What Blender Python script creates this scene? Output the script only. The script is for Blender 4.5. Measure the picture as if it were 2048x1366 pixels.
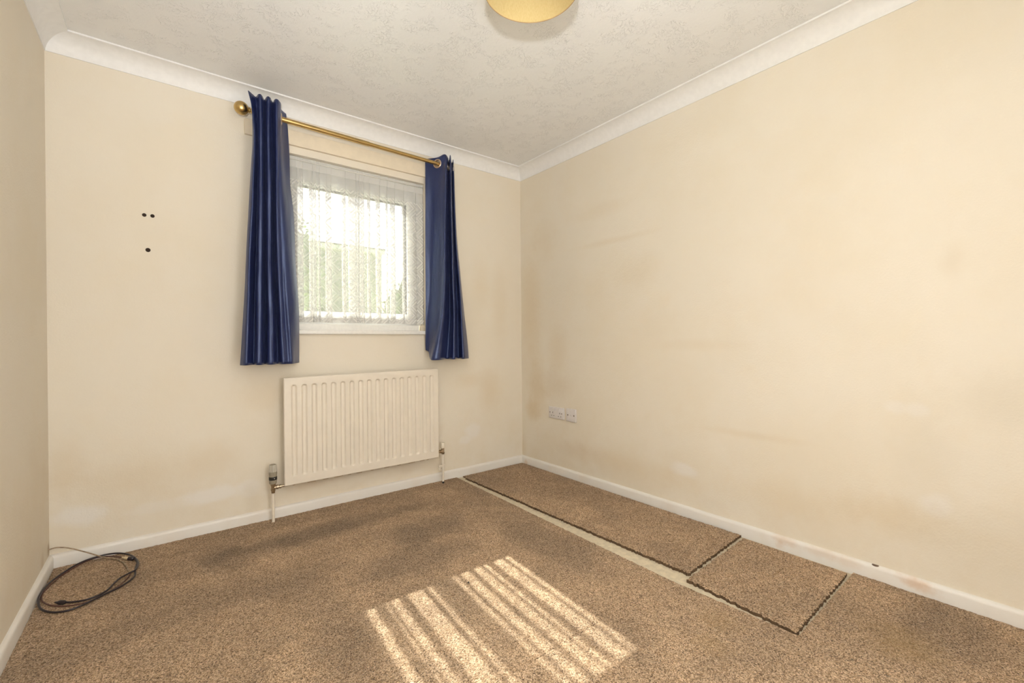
import bpy, bmesh, math, random
from mathutils import Vector, Matrix, noise
random.seed(7)
PI = math.pi
for o in list(bpy.data.objects): bpy.data.objects.remove(o)
SC = bpy.context.scene
COL = SC.collection

# ------------------------------------------------------------------ camera
CAM = Vector((-2.2789, -2.7916, 0.98138))
CR = Vector((0.78789785, -0.61575431, -0.00797584))
CU = Vector((0.0075377, -0.00330753, 0.99996612))
CF = Vector((0.61575983, 0.78793127, -0.00203537))
FPX = 888.82
cam = bpy.data.cameras.new('camera'); camo = bpy.data.objects.new('camera', cam); COL.objects.link(camo)
cam.sensor_width = 36; cam.lens = FPX / 2048 * 36; cam.clip_start = 0.02
M = Matrix((CR, CU, -CF)).transposed().to_4x4(); M.translation = CAM
camo.matrix_world = M
SC.camera = camo

# ------------------------------------------------------------------ light
SUN_D = Vector((-0.080, -1.232, -1.165)).normalized()
w = bpy.data.worlds.new('sky'); SC.world = w; w.use_nodes = True
nt = w.node_tree; nt.nodes.clear()
sky = nt.nodes.new('ShaderNodeTexSky'); sky.sky_type = 'NISHITA'; sky.sun_disc = False
sky.sun_elevation = math.asin(-SUN_D.z); sky.sun_rotation = math.atan2(-SUN_D.x, -SUN_D.y)
sky.air_density = 1.0; sky.dust_density = 3.0; sky.ozone_density = 1.0
bg = nt.nodes.new('ShaderNodeBackground'); bg.inputs['Strength'].default_value = 0.30
wo = nt.nodes.new('ShaderNodeOutputWorld')
nt.links.new(sky.outputs[0], bg.inputs[0]); nt.links.new(bg.outputs[0], wo.inputs[0])

def lamp(name, kind, loc, energy, color=(1, 1, 1), direction=None, **kw):
    l = bpy.data.lights.new(name, kind); o = bpy.data.objects.new(name, l); COL.objects.link(o)
    l.energy = energy; l.color = color; o.location = loc
    if direction is not None:
        o.rotation_euler = Vector(direction).to_track_quat('-Z', 'Y').to_euler()
    for k, v in kw.items(): setattr(l, k, v)
    return o
lamp('sun', 'SUN', (-1, 6, 6), 100.0, (1.0, 0.985, 0.96), SUN_D, angle=math.radians(0.53))
# the photographer's flash, head tilted up: part bounces off the ceiling, part reaches the room directly
lamp('flash_bounce', 'SPOT', (-2.0, -2.60, 1.30), 80.0, (0.95, 0.975, 1.0), (-0.04, -0.03, 1.0),
     spot_size=math.radians(135), spot_blend=1.0, shadow_soft_size=0.08)
lamp('flash_tilted', 'SPOT', (-2.44, -2.97, 1.14), 98.0, (0.95, 0.975, 1.0), (0.32, 0.72, 1.0),
     spot_size=math.radians(110), spot_blend=1.0, shadow_soft_size=0.035)
lamp('flash_direct', 'POINT', (-2.44, -2.97, 1.14), 24.0, (0.95, 0.975, 1.0), None, shadow_soft_size=0.035)
# soft area fill added behind the camera to even out the room; no doorway modelled
lamp('rear_fill', 'AREA', (-1.55, -3.40, 1.05), 27.0, (0.95, 0.975, 1.0), (-0.25, 1.0, 0.0), shape='RECTANGLE', size=0.8, size_y=2.0)

SC.view_settings.view_transform = 'Standard'; SC.view_settings.look = 'None'
SC.view_settings.gamma = 1.0; SC.view_settings.exposure = 0.08
SC.view_settings.use_curve_mapping = False

# ------------------------------------------------------------------ helpers
def ray(x, y): return CF + CR * ((x - 1024) / FPX) + CU * ((683 - y) / FPX)
def on(ax, v, x, y):
    d = ray(x, y); return CAM + d * ((v - CAM[ax]) / d[ax])
def x_at(px, Y, Z):      # world x of the point at depth Y and height Z seen in column px
    k = (px - 1024) / FPX
    a = CR - CF * k
    return CAM.x - (a.y * (Y - CAM.y) + a.z * (Z - CAM.z)) / a.x

def srgb(r, g, b):
    f = lambda c: ((c / 255 + 0.055) / 1.055) ** 2.4 if c > 10 else c / 255 / 12.92
    return (f(r), f(g), f(b), 1)

class NT:
    def __init__(s, name):
        s.m = bpy.data.materials.new(name); s.m.use_nodes = True
        s.t = s.m.node_tree; s.b = s.t.nodes['Principled BSDF']; s.out = s.t.nodes['Material Output']
    def n(s, typ, **kw):
        nd = s.t.nodes.new(typ)
        for k, v in kw.items(): setattr(nd, k, v)
        return nd
    def l(s, a, b): s.t.links.new(a, b)
    def put(s, inp, v):
        if hasattr(v, 'is_linked') or isinstance(v, bpy.types.NodeSocket): s.l(v, inp)
        else: inp.default_value = v
    def math(s, op, a, b=0.0, c=0.0, clamp=False):
        nd = s.n('ShaderNodeMath', operation=op, use_clamp=clamp)
        s.put(nd.inputs[0], a); s.put(nd.inputs[1], b)
        if op in ('MULTIPLY_ADD', 'SMOOTH_MIN', 'PINGPONG', 'WRAP'): s.put(nd.inputs[2], c)
        return nd.outputs[0]
    def vmath(s, op, a, b=(0, 0, 0)):
        nd = s.n('ShaderNodeVectorMath', operation=op)
        s.put(nd.inputs[0], a); s.put(nd.inputs[1], b)
        return nd.outputs['Value'] if op in ('LENGTH', 'DOT_PRODUCT') else nd.outputs[0]
    def mix(s, f, a, b, mode='MIX'):
        nd = s.n('ShaderNodeMix', data_type='RGBA', blend_type=mode)
        s.put(nd.inputs[0], f); s.put(nd.inputs[6], a); s.put(nd.inputs[7], b)
        return nd.outputs[2]
    def noise(s, vec, scale, detail=2, rough=0.5, dist=0.0, color=False):
        nd = s.n('ShaderNodeTexNoise'); s.put(nd.inputs['Vector'], vec)
        nd.inputs['Scale'].default_value = scale; nd.inputs['Detail'].default_value = detail
        nd.inputs['Roughness'].default_value = rough; nd.inputs['Distortion'].default_value = dist
        return nd.outputs['Color' if color else 'Fac']
    def ramp(s, f, stops, interp='LINEAR'):
        nd = s.n('ShaderNodeValToRGB'); s.put(nd.inputs[0], f); r = nd.color_ramp; r.interpolation = interp
        while len(r.elements) < len(stops): r.elements.new(0.5)
        for e, (p, c) in zip(r.elements, stops):
            e.position = p; e.color = c if len(c) == 4 else (*c, 1)
        return nd.outputs[0]
    def mr(s, v, a, b, c=0.0, d=1.0, smooth=True):
        nd = s.n('ShaderNodeMapRange', interpolation_type='SMOOTHSTEP' if smooth else 'LINEAR')
        s.put(nd.inputs[0], v)
        for i, q in enumerate((a, b, c, d)): nd.inputs[i + 1].default_value = q
        return nd.outputs[0]
    def bump(s, h, strength, dist):
        nd = s.n('ShaderNodeBump'); nd.inputs['Strength'].default_value = strength
        nd.inputs['Distance'].default_value = dist; s.l(h, nd.inputs['Height'])
        s.l(nd.outputs[0], s.b.inputs['Normal']); return nd
    def pos(s): return s.n('ShaderNodeTexCoord').outputs['Object']
    def set(s, color=None, rough=0.5, metal=0.0, spec=0.5, **kw):
        if color is not None: s.put(s.b.inputs['Base Color'], color)
        s.put(s.b.inputs['Roughness'], rough); s.b.inputs['Metallic'].default_value = metal
        s.b.inputs['Specular IOR Level'].default_value = spec
        for k, v in kw.items(): s.put(s.b.inputs[k], v)
        return s.m

def plain(name, color, rough=0.5, metal=0.0, spec=0.5, grain=0.0, gs=60, var=0.05, **kw):
    q = NT(name); p = q.pos()
    n = q.noise(p, gs, 3)
    f = q.mr(n, 0.3, 0.7, 1 - var, 1 + var)
    c = q.n('ShaderNodeVectorMath', operation='SCALE'); c.inputs[0].default_value = color[:3]; q.l(f, c.inputs['Scale'])
    q.set(c.outputs[0], rough, metal, spec, **kw)
    if grain: q.bump(n, grain, 0.002)
    return q.m

# -- mesh helpers: everything is modelled in world coordinates
def bmnew(): return bmesh.new()
def box(bm, x0, x1, y0, y1, z0, z1, bev=0.0, seg=2):
    if x0 > x1: x0, x1 = x1, x0
    if y0 > y1: y0, y1 = y1, y0
    if z0 > z1: z0, z1 = z1, z0
    vs = [bm.verts.new((x, y, z)) for x in (x0, x1) for y in (y0, y1) for z in (z0, z1)]
    fs = [bm.faces.new([vs[i] for i in q]) for q in ((0, 1, 3, 2), (4, 6, 7, 5), (0, 4, 5, 1), (2, 3, 7, 6), (0, 2, 6, 4), (1, 5, 7, 3))]
    if bev:
        es = list({e for f in fs for e in f.edges})
        bmesh.ops.bevel(bm, geom=es, offset=bev, segments=seg, affect='EDGES', profile=0.5)
    return bm
def frame_of(d):
    d = d.normalized(); a = Vector((0, 0, 1)) if abs(d.z) < 0.9 else Vector((1, 0, 0))
    u = d.cross(a).normalized(); return u, d.cross(u).normalized()
def lathe(bm, origin, axis, prof, seg=24, cap=True):
    """prof: list of (t along axis, radius)"""
    o = Vector(origin); ax = Vector(axis).normalized(); u, v = frame_of(ax); rings = []
    for t, r in prof:
        rings.append([bm.verts.new(o + ax * t + (u * math.cos(2 * PI * i / seg) + v * math.sin(2 * PI * i / seg)) * r) for i in range(seg)])
    for a, b in zip(rings, rings[1:]):
        for i in range(seg): bm.faces.new((a[i], a[(i + 1) % seg], b[(i + 1) % seg], b[i]))
    if cap:
        bm.faces.new(rings[0][::-1]); bm.faces.new(rings[-1])
    return bm
def tube(bm, pts, r, seg=8, cap=True):
    pts = [Vector(p) for p in pts]; rings = []; up = None
    for i, p in enumerate(pts):
        d = (pts[min(i + 1, len(pts) - 1)] - pts[max(i - 1, 0)]).normalized()
        if up is None: up = frame_of(d)[0]
        u = (up - d * up.dot(d)).normalized(); up = u; v = d.cross(u)
        rings.append([bm.verts.new(p + (u * math.cos(2 * PI * k / seg) + v * math.sin(2 * PI * k / seg)) * r) for k in range(seg)])
    for a, b in zip(rings, rings[1:]):
        for k in range(seg): bm.faces.new((a[k], a[(k + 1) % seg], b[(k + 1) % seg], b[k]))
    if cap: bm.faces.new(rings[0][::-1]); bm.faces.new(rings[-1])
    return bm
def torus(bm, c, axis, R, r, seg=28, rs=8, squash=1.0):
    c = Vector(c); ax = Vector(axis).normalized(); u, v = frame_of(ax); rings = []
    for i in range(seg):
        a = 2 * PI * i / seg; d = u * math.cos(a) + v * math.sin(a)
        rings.append([bm.verts.new(c + d * (R + r * math.cos(2 * PI * k / rs)) + ax * (r * squash * math.sin(2 * PI * k / rs))) for k in range(rs)])
    for i in range(seg):
        a, b = rings[i], rings[(i + 1) % seg]
        for k in range(rs): bm.faces.new((a[k], b[k], b[(k + 1) % rs], a[(k + 1) % rs]))
    return bm
def catmull(P, n):
    out = []; P = [Vector(p) for p in P]
    for i in range(len(P) - 1):
        a = P[max(i - 1, 0)]; b = P[i]; c = P[i + 1]; d = P[min(i + 2, len(P) - 1)]
        for k in range(n):
            t = k / n
            out.append(0.5 * ((2 * b) + (c - a) * t + (2 * a - 5 * b + 4 * c - d) * t * t + (3 * b - a - 3 * c + d) * t ** 3))
    out.append(P[-1]); return out

def obj(name, bm, mat, parent=None, smooth=False, label=None, origin=None, recalc=True):
    if recalc: bmesh.ops.recalc_face_normals(bm, faces=bm.faces)
    org = Vector(origin) if origin is not None else Vector((0, 0, 0))
    if parent is not None:
        q = parent
        while q is not None: org_p = q; q = q.parent
        base = world_of(parent)
        if origin is None: org = base
    bmesh.ops.translate(bm, verts=bm.verts, vec=-org)
    me = bpy.data.meshes.new(name); bm.to_mesh(me); bm.free()
    if smooth:
        for p in me.polygons: p.use_smooth = True
        if smooth == 'auto':
            try: me.set_sharp_from_angle(angle=math.radians(35))
            except Exception: pass
    me.materials.append(mat)
    o = bpy.data.objects.new(name, me); COL.objects.link(o)
    if parent is not None:
        o.parent = parent; o.location = org - world_of(parent)
    else: o.location = org
    if label: o['label'] = label
    return o
def world_of(o):
    v = Vector((0, 0, 0))
    while o is not None: v = v + Vector(o.location); o = o.parent
    return v
def thing(name, label, cat, loc, group=None):
    o = bpy.data.objects.new(name, None); COL.objects.link(o); o.location = loc; o.empty_display_size = 0.05
    o['label'] = label; o['category'] = cat
    if group: o['group'] = group
    return o
def struct(name, bm, m, label=None, smooth=False, category=None):
    o = obj(name, bm, m, None, smooth); o['kind'] = 'structure'
    if label: o['label'] = label
    o['category'] = category or name.split('_')[0]
    return o

# ------------------------------------------------------------------ room dimensions
W, D, H = 2.685, 3.44, 2.35
SK_H, SK_T = 0.056, 0.015
CV_W, CV_C = 0.081, 0.083          # cove: drop on the wall, reach on the ceiling
Z0 = -0.010                        # bare floor under the 10 mm carpet
WX0, WX1, WZ0, WZ1 = -1.775, -0.853, 1.045, 2.070     # window opening

# ------------------------------------------------------------------ materials
white = (0.83, 0.79, 0.73)
def blob(q, p, c, r, wob, soft=0.45):
    """soft-edged irregular patch, centre c, radii r (world metres)"""
    d = q.vmath('SUBTRACT', p, tuple(c)); d = q.vmath('DIVIDE', d, tuple(r))
    L = q.vmath('LENGTH', d); L = q.math('ADD', L, wob)
    return q.mr(L, 1.0 - soft, 1.0 + soft * 0.6, 1.0, 0.0)

def wall_mat(name, base, blobs, tint=0.5):
    q = NT(name); p = q.pos()
    big = q.noise(p, 1.6, 4, 0.6); mid = q.noise(p, 7.0, 4, 0.6)
    wob = q.math('MULTIPLY', q.math('SUBTRACT', q.noise(p, 6.5, 5, 0.65), 0.5), 1.5)
    c = q.mix(q.mr(big, 0.42, 0.68, 0, tint), base, (base[0] * .965, base[1] * .935, base[2] * .875, 1))
    c = q.mix(q.mr(mid, 0.50, 0.72, 0, 0.35 * tint + .05), c, (base[0] * 1.0, base[1] * .965, base[2] * .90, 1))
    # the paint is dirtier towards the skirting
    z = q.n('ShaderNodeSeparateXYZ'); q.l(p, z.inputs[0])
    low = q.math('MULTIPLY', q.mr(z.outputs[2], 0.75, 0.05), q.mr(q.noise(p, 3.5, 5, 0.7), 0.35, 0.65))
    c = q.mix(q.math('MULTIPLY', low, 0.45), c, (base[0] * .93, base[1] * .88, base[2] * .80, 1))
    for cc, r, col, k in blobs:
        m = q.math('MULTIPLY', blob(q, p, cc, r, wob, .9 if col != white else .5), k if col == white else k * 1.05)
        c = q.mix(m, c, (*col, 1))
    q.set(c, 0.62, 0, 0.35)
    peel = q.math('ADD', q.noise(p, 130, 2, 0.5), q.math('MULTIPLY', q.noise(p, 28, 3, 0.5), 1.2))
    q.bump(peel, 0.30, 0.0022)
    return q.m
WALLC = (0.805, 0.738, 0.622, 1)
ochre = (0.66, 0.52, 0.33); brown = (0.60, 0.47, 0.32); grime = (0.63, 0.55, 0.42)
bb = []
for px, py, rx, rz, col, k in [
    (420, 990, .13, .045, white, .75), (160, 1030, .10, .05, white, .75), (330, 1010, .16, .03, white, .3),
    (945, 860, .07, .06, white, .65), (930, 880, .05, .03, white, .5), (500, 975, .05, .05, white, .5),
    (250, 960, .20, .09, ochre, .28), (420, 920, .14, .09, ochre, .22), (130, 930, .07, .12, ochre, .3),
    (980, 780, .10, .16, ochre, .35), (1000, 620, .07, .30, ochre, .22), (960, 560, .07, .2, ochre, .15),
    (700, 945, .40, .035, brown, .40), (620, 968, .12, .03, brown, .35), (820, 935, .10, .03, brown, .25),
    (530, 790, .16, .10, ochre, .28), (940, 760, .12, .05, ochre, .25), (505, 1000, .04, .1, grime, .3)]:
    c = on(1, 0, px, py); bb.append(((c.x, 0, c.z), (rx, .3, rz), col, k))
m_wall_back = wall_mat('cream_wall_paint_back', WALLC, bb)
br = []
for px, py, ry, rz, col, k in [
    (1062, 640, .12, .50, ochre, .36), (1090, 480, .14, .16, ochre, .22), (1075, 780, .10, .20, ochre, .45),
    (1110, 770, .16, .10, brown, .30), (1065, 820, .08, .09, ochre, .5), (1115, 700, .10, .16, ochre, .28),
    (1275, 545, .16, .10, ochre, .20), (1230, 480, .3, .02, ochre, .20), (1200, 420, .25, .05, ochre, .15),
    (1370, 940, .075, .04, white, .75), (1872, 1010, .05, .05, white, .60), (1790, 815, .04, .03, white, .4),
    (1835, 820, .04, .03, white, .45), (1905, 520, .04, .06, brown, .18), (2000, 800, .14, .10, grime, .30),
    (1250, 930, .45, .07, ochre, .24), (1600, 1010, .30, .09, ochre, .20), (1780, 1030, .20, .07, ochre, .32),
    (1980, 1090, .22, .14, grime, .28), (1150, 900, .18, .07, brown, .25), (1850, 900, .10, .20, grime, .20),
    (1390, 690, .25, .03, ochre, .15), (1500, 870, .25, .02, ochre, .22), (1045, 900, .05, .12, ochre, .35)]:
    c = on(0, 0, px, py); br.append(((0, c.y, c.z), (.3, ry, rz), col, k))
m_wall_right = wall_mat('cream_wall_paint_right', WALLC, br, 0.55)
bl = []
for px, py, ry, rz, col, k in [(98, 1098, .035, .03, (0.42, .30, .18), .8), (85, 1125, .03, .04, brown, .6), (75, 1000, .3, .3, ochre, .2)]:
    c = on(0, -W, px, py); bl.append(((-W, c.y, c.z), (.3, ry, rz), col, k))
m_wall_left = wall_mat('cream_wall_paint_left', WALLC, bl)
m_wall_plain = wall_mat('cream_wall_paint', WALLC, [])

def ceiling_mat():
    q = NT('white_textured_ceiling'); p = q.pos()
    f = q.vmath('MULTIPLY', p, (1, 1, 1))
    warp = q.noise(f, 9, 2, 0.5, color=True)
    pw = q.vmath('ADD', f, q.vmath('MULTIPLY', warp, (0.10, 0.10, 0)))
    ridges = q.math('ABSOLUTE', q.math('SUBTRACT', q.noise(pw, 75, 1, 0.5, 0.6), 0.5))
    ridges = q.mr(ridges, 0.0, 0.030, 1.0, 0.0)
    patch = q.mr(q.noise(f, 11, 3, 0.6), 0.44, 0.60)
    h = q.math('ADD', q.math('MULTIPLY', ridges, patch), q.math('MULTIPLY', q.noise(f, 90, 3, 0.6), 0.25))
    c = q.mix(q.mr(q.noise(f, 1.3, 3), .35, .7), (0.86, 0.86, 0.85, 1), (0.85, 0.84, 0.82, 1))
    q.set(c, 0.42, 0, 0.5)
    q.bump(h, 0.7, 0.0028)
    return q.m
m_ceiling = ceiling_mat()
m_cove = plain('white_cove_paint', (0.86, 0.85, 0.83), 0.5, grain=0.15, gs=40, var=0.02)

def skirt_mat():
    q = NT('white_gloss_skirting'); p = q.pos()
    c = q.mix(q.mr(q.noise(p, 5, 4, .6), .45, .7, 0, .6), (0.80, 0.765, 0.71, 1), (0.76, 0.69, 0.60, 1))
    wob = q.math('MULTIPLY', q.math('SUBTRACT', q.noise(p, 30, 4, 0.65), 0.5), 1.6)
    for px, py, ry, k in [(1572, 1083, .05, .5), (1560, 1090, .02, .4), (1825, 1165, .045, .65), (1850, 1178, .05, .5), (1695, 1125, .05, .3), (1640, 1105, .06, .3), (1052, 925, .02, .6)]:
        cc = on(0, -SK_T, px, py)
        m = q.math('MULTIPLY', blob(q, p, (-SK_T, cc.y, cc.z), (.05, ry, .022), wob, .7), k * .6)
        c = q.mix(m, c, (0.60, 0.36, 0.18, 1))
    cc = on(0, -.01, 1750, 1131)
    m = blob(q, p, (-.01, cc.y, cc.z), (.03, .012, .004), 0.0, .2)
    c = q.mix(m, c, (0.12, .07, .04, 1))
    q.set(c, 0.33, 0, 0.5); q.bump(q.noise(p, 60, 3), 0.12, 0.002)
    return q.m
m_skirt = skirt_mat()

def carpet_mat(name, dark_blobs, stain=None):
    q = NT(name); g = q.n('ShaderNodeNewGeometry').outputs['Position']
    p = g
    v = q.n('ShaderNodeTexVoronoi'); q.l(q.vmath('ADD', p, q.vmath('MULTIPLY', q.noise(p, 150, 2, color=True), (.006, .006, .006))), v.inputs['Vector'])
    v.inputs['Scale'].default_value = 340
    sep = q.n('ShaderNodeSeparateColor'); q.l(v.outputs['Color'], sep.inputs[0])
    n2 = q.noise(p, 230, 3, 0.7)
    f = q.math('ADD', q.math('MULTIPLY', sep.outputs[0], 0.45), q.math('MULTIPLY', n2, 0.62))
    c = q.ramp(f, [(0.28, (0.085, 0.043, 0.017)), (0.42, (0.325, 0.200, 0.100)), (0.56, (0.505, 0.332, 0.188)), (0.78, (0.82, 0.60, 0.40))])
    # tread and vacuum marks: pile lying one way or the other
    wear = q.noise(p, 2.6, 5, 0.62, 0.6)
    k = q.mr(wear, 0.35, 0.68, 0.83, 1.12)
    fine = q.mr(q.noise(p, 14, 4, 0.7), 0.3, 0.7, 0.93, 1.07)
    k = q.math('MULTIPLY', k, fine)
    wob = q.math('MULTIPLY', q.math('SUBTRACT', q.noise(p, 5.0, 5, 0.65), 0.5), 1.3)
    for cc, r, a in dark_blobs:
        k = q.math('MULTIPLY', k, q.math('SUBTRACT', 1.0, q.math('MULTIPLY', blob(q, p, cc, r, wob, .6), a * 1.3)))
    s = q.n('ShaderNodeVectorMath', operation='SCALE'); q.l(c, s.inputs[0]); q.l(k, s.inputs['Scale'])
    c = s.outputs[0]
    if stain:
        for cc, r, a in stain:
            c = q.mix(q.math('MULTIPLY', blob(q, p, cc, r, wob, .9), a * .55), c, (0.36, 0.22, 0.07, 1))
    q.set(c, 0.95, 0, 0.1)
    q.b.inputs['Sheen Weight'].default_value = 0.15
    q.bump(q.math('ADD', q.math('MULTIPLY', f, 1.0), q.math('MULTIPLY', v.outputs['Distance'], -0.8)), 0.9, 0.005)
    return q.m
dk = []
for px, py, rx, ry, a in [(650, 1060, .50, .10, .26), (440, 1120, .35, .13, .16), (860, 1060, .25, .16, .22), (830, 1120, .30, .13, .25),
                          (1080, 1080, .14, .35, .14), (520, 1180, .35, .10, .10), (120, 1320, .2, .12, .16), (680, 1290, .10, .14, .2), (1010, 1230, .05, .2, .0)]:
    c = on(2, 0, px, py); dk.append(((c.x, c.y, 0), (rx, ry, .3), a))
sp = []
for px, py, r, a in [(1435, 1240, .06, .5), (1425, 1290, .05, .45), (1800, 1270, .08, .6), (1790, 1300, .06, .5), (1830, 1300, .05, .3)]:
    c = on(2, 0, px, py); sp.append(((c.x, c.y, 0), (r, r * 1.3, .3), a))
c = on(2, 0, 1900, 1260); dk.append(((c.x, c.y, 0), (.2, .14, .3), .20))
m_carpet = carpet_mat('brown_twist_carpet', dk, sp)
m_carpet2 = carpet_mat('brown_twist_carpet_offcut', [], None)
m_carpet3 = m_carpet2
m_floor = plain('beige_screed', (0.62, 0.53, 0.38), 0.8, grain=0.3, gs=50, var=0.10)

# ------------------------------------------------------------------ shell
bm = bmnew(); box(bm, -W - .1, .1, -D - .1, .1, Z0 - .12, Z0)
struct('floor', bm, m_floor, 'bare beige screed showing in the gap between the carpet pieces')
bm = bmnew(); box(bm, -W - .1, .28, -D - .1, .28, H, H + .12)
struct('ceiling', bm, m_ceiling, 'white ceiling with a swirled textured coating')
bm = bmnew()
T = 0.27
box(bm, -W - .1, WX0, 0, T, Z0, H); box(bm, WX1, .1, 0, T, Z0, H)
box(bm, WX0, WX1, 0, T, Z0, WZ0 - .004); box(bm, WX0, WX1, 0, T, WZ1, H)
bmesh.ops.remove_doubles(bm, verts=bm.verts, dist=1e-5)
wall_back = struct('wall_back', bm, m_wall_back, 'cream painted wall with the window, radiator and damp marks')
bm = bmnew(); box(bm, 0, .1, -D - .1, 0, Z0, H); struct('wall_right', bm, m_wall_right, 'long cream painted wall with yellowed patches')
bm = bmnew(); box(bm, -W - .1, -W, -D - .1, 0, Z0, H); struct('wall_left', bm, m_wall_left, 'cream painted wall at the left edge')
bm = bmnew(); box(bm, -W, 0, -D - .1, -D, Z0, H); struct('wall_front', bm, m_wall_plain)

def run(bm, a, b, inward, prof, na=-1, nb=-1):
    """sweep profile (offset from wall, z) from a to b along a wall, ends mitred"""
    a = Vector(a); b = Vector(b); d = (b - a).normalized(); inn = Vector(inward)
    A = [bm.verts.new(a + inn * o + d * o + Vector((0, 0, z))) for o, z in prof]
    B = [bm.verts.new(b + inn * o - d * o + Vector((0, 0, z))) for o, z in prof]
    n = len(prof)
    for i in range(n): bm.faces.new((A[i], A[(i + 1) % n], B[(i + 1) % n], B[i]))
    bm.faces.new(A[::-1]); bm.faces.new(B)
skp = [(0, Z0), (SK_T, Z0), (SK_T, SK_H - .016), (SK_T - .0012, SK_H - .011), (SK_T - .0035, SK_H - .006), (SK_T - .007, SK_H - .0025), (SK_T - .011, SK_H - .0005), (0, SK_H)]
cvp = [(0, H), (0, H - CV_W), (.004, H - CV_W)]
for i in range(1, 12):
    t = i / 12 * PI / 2
    # concave quarter arc between wall foot and ceiling lip
    cvp.append((.004 + (CV_C - .010) * (1 - math.cos(t)) ** 0.92, H - CV_W + .002 + (CV_W - .010) * math.sin(t)))
cvp += [(CV_C - .004, H - .0075), (CV_C, H - .0072), (CV_C + .0006, H)]
walls = {'back': ((-W, 0, 0), (0, 0, 0), (0, -1, 0)), 'right': ((0, 0, 0), (0, -D, 0), (-1, 0, 0)),
         'front': ((0, -D, 0), (-W, -D, 0), (0, 1, 0)), 'left': ((-W, -D, 0), (-W, 0, 0), (1, 0, 0))}
for k, (nm, (a, b, inn)) in enumerate(walls.items()):
    bm = bmnew(); run(bm, a, b, inn, skp); struct('baseboard_' + nm, bm, m_skirt, 'white gloss skirting board along the %s wall' % nm, 'auto', 'baseboard')
    bm = bmnew(); run(bm, a, b, inn, cvp); struct('trim_%d' % (k + 1), bm, m_cove, 'white coved cornice along the top of the %s wall' % nm, 'auto', 'cornice')

# ------------------------------------------------------------------ drilled holes in the back wall
m_hole = plain('dark_plug_hole', (0.035, 0.02, 0.012), 0.9)
m_plug = plain('brown_wall_plug', (0.16, 0.07, 0.035), 0.6)
for px, py, r in ((288.5, 430, .0085), (305, 432, .0085), (296, 500, .0100)):
    c = on(1, 0, px, py); bm = bmnew()
    lathe(bm, (c.x, .001, c.z), (0, -1, 0), [(0, r), (.0024, r), (.0027, r * .8)], 14)
    obj('wall_plug', bm, m_hole, wall_back, True)

# ------------------------------------------------------------------ carpets
EDGE = []
def carpet(bm, corners, step, thick=0.010, amp=0.0014, rag=0.003, lift=0.0, sides=(1, 1, 1, 1)):
    """corners: A B C D (x,y), A->B is u, A->D is v; bumpy pile top with worn sides"""
    A, B, C_, D_ = [Vector((*c, 0)) for c in corners]
    nu = max(2, int((B - A).length / step)); nv = max(2, int((D_ - A).length / step)); g = []
    for j in range(nv + 1):
        row = []; v = j / nv
        for i in range(nu + 1):
            u = i / nu; p = (A * (1 - u) + B * u) * (1 - v) + (D_ * (1 - u) + C_ * u) * v
            edge = (i == 0 and sides[3]) or (i == nu and sides[1]) or (j == 0 and sides[0]) or (j == nv and sides[2])
            s = 1.0 if not edge else rag / 0.002
            x = p.x + random.uniform(-1, 1) * .002 * s * .5; y = p.y + random.uniform(-1, 1) * .002 * s * .5
            z = Z0 + thick + lift + random.uniform(-1, 1) * amp + noise.noise(Vector((p.x * 3, p.y * 3, 1.3))) * .0012
            if edge: z -= .0025
            row.append(bm.verts.new((x, y, z)))
        g.append(row)
    for j in range(nv):
        for i in range(nu): bm.faces.new((g[j][i], g[j][i + 1], g[j + 1][i + 1], g[j + 1][i]))
    rims = []
    if sides[0]: rims.append(g[0][::-1])
    if sides[2]: rims.append(g[nv])
    if sides[3]: rims.append([r[0] for r in g])
    if sides[1]: rims.append([r[nu] for r in g][::-1])
    for rim in rims:
        low = [bm.verts.new((v.co.x + random.uniform(-1, 1) * .001, v.co.y + random.uniform(-1, 1) * .001, Z0)) for v in rim]
        for k in range(len(rim) - 1): bm.faces.new((rim[k], rim[k + 1], low[k + 1], low[k])).material_index = 1
    return bm
def fl(px, py): q = on(2, 0, px, py); return (q.x, q.y)
e0 = fl(919, 956.5); e1 = fl(1339.5, 1158.5); e2 = fl(1592, 1268)
XL = -W + SK_T; XR = -SK_T; YB = -SK_T; YF = -D + SK_T
bm = bmnew()
e0 = (e0[0], YB)
cutY = fl(1605, 1262)[1]
ecut = (e2[0], cutY)
carpet(bm, [(XL, YB), e0, e1, (XL, e1[1])], .0075)
carpet(bm, [(XL, e1[1]), e1, ecut, (XL, ecut[1])], .0075)
carpet(bm, [(XL, cutY), ecut, (ecut[0], YF), (XL, YF)], .0085, sides=(0, 0, 1, 1))
carpet(bm, [ecut, (XR, cutY + .012), (XR, YF), (ecut[0], YF)], .0085, lift=.0004, sides=(1, 1, 1, 0))
m_tuft = plain('dark_carpet_edge', (0.10, 0.058, 0.028), 0.95)
o = obj('fitted_carpet', bm, m_carpet, None, False); o.data.materials.append(m_tuft)
o['label'] = 'large brown twist pile carpet covering most of the floor, cut back along the right wall'; o['category'] = 'carpet'

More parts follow.
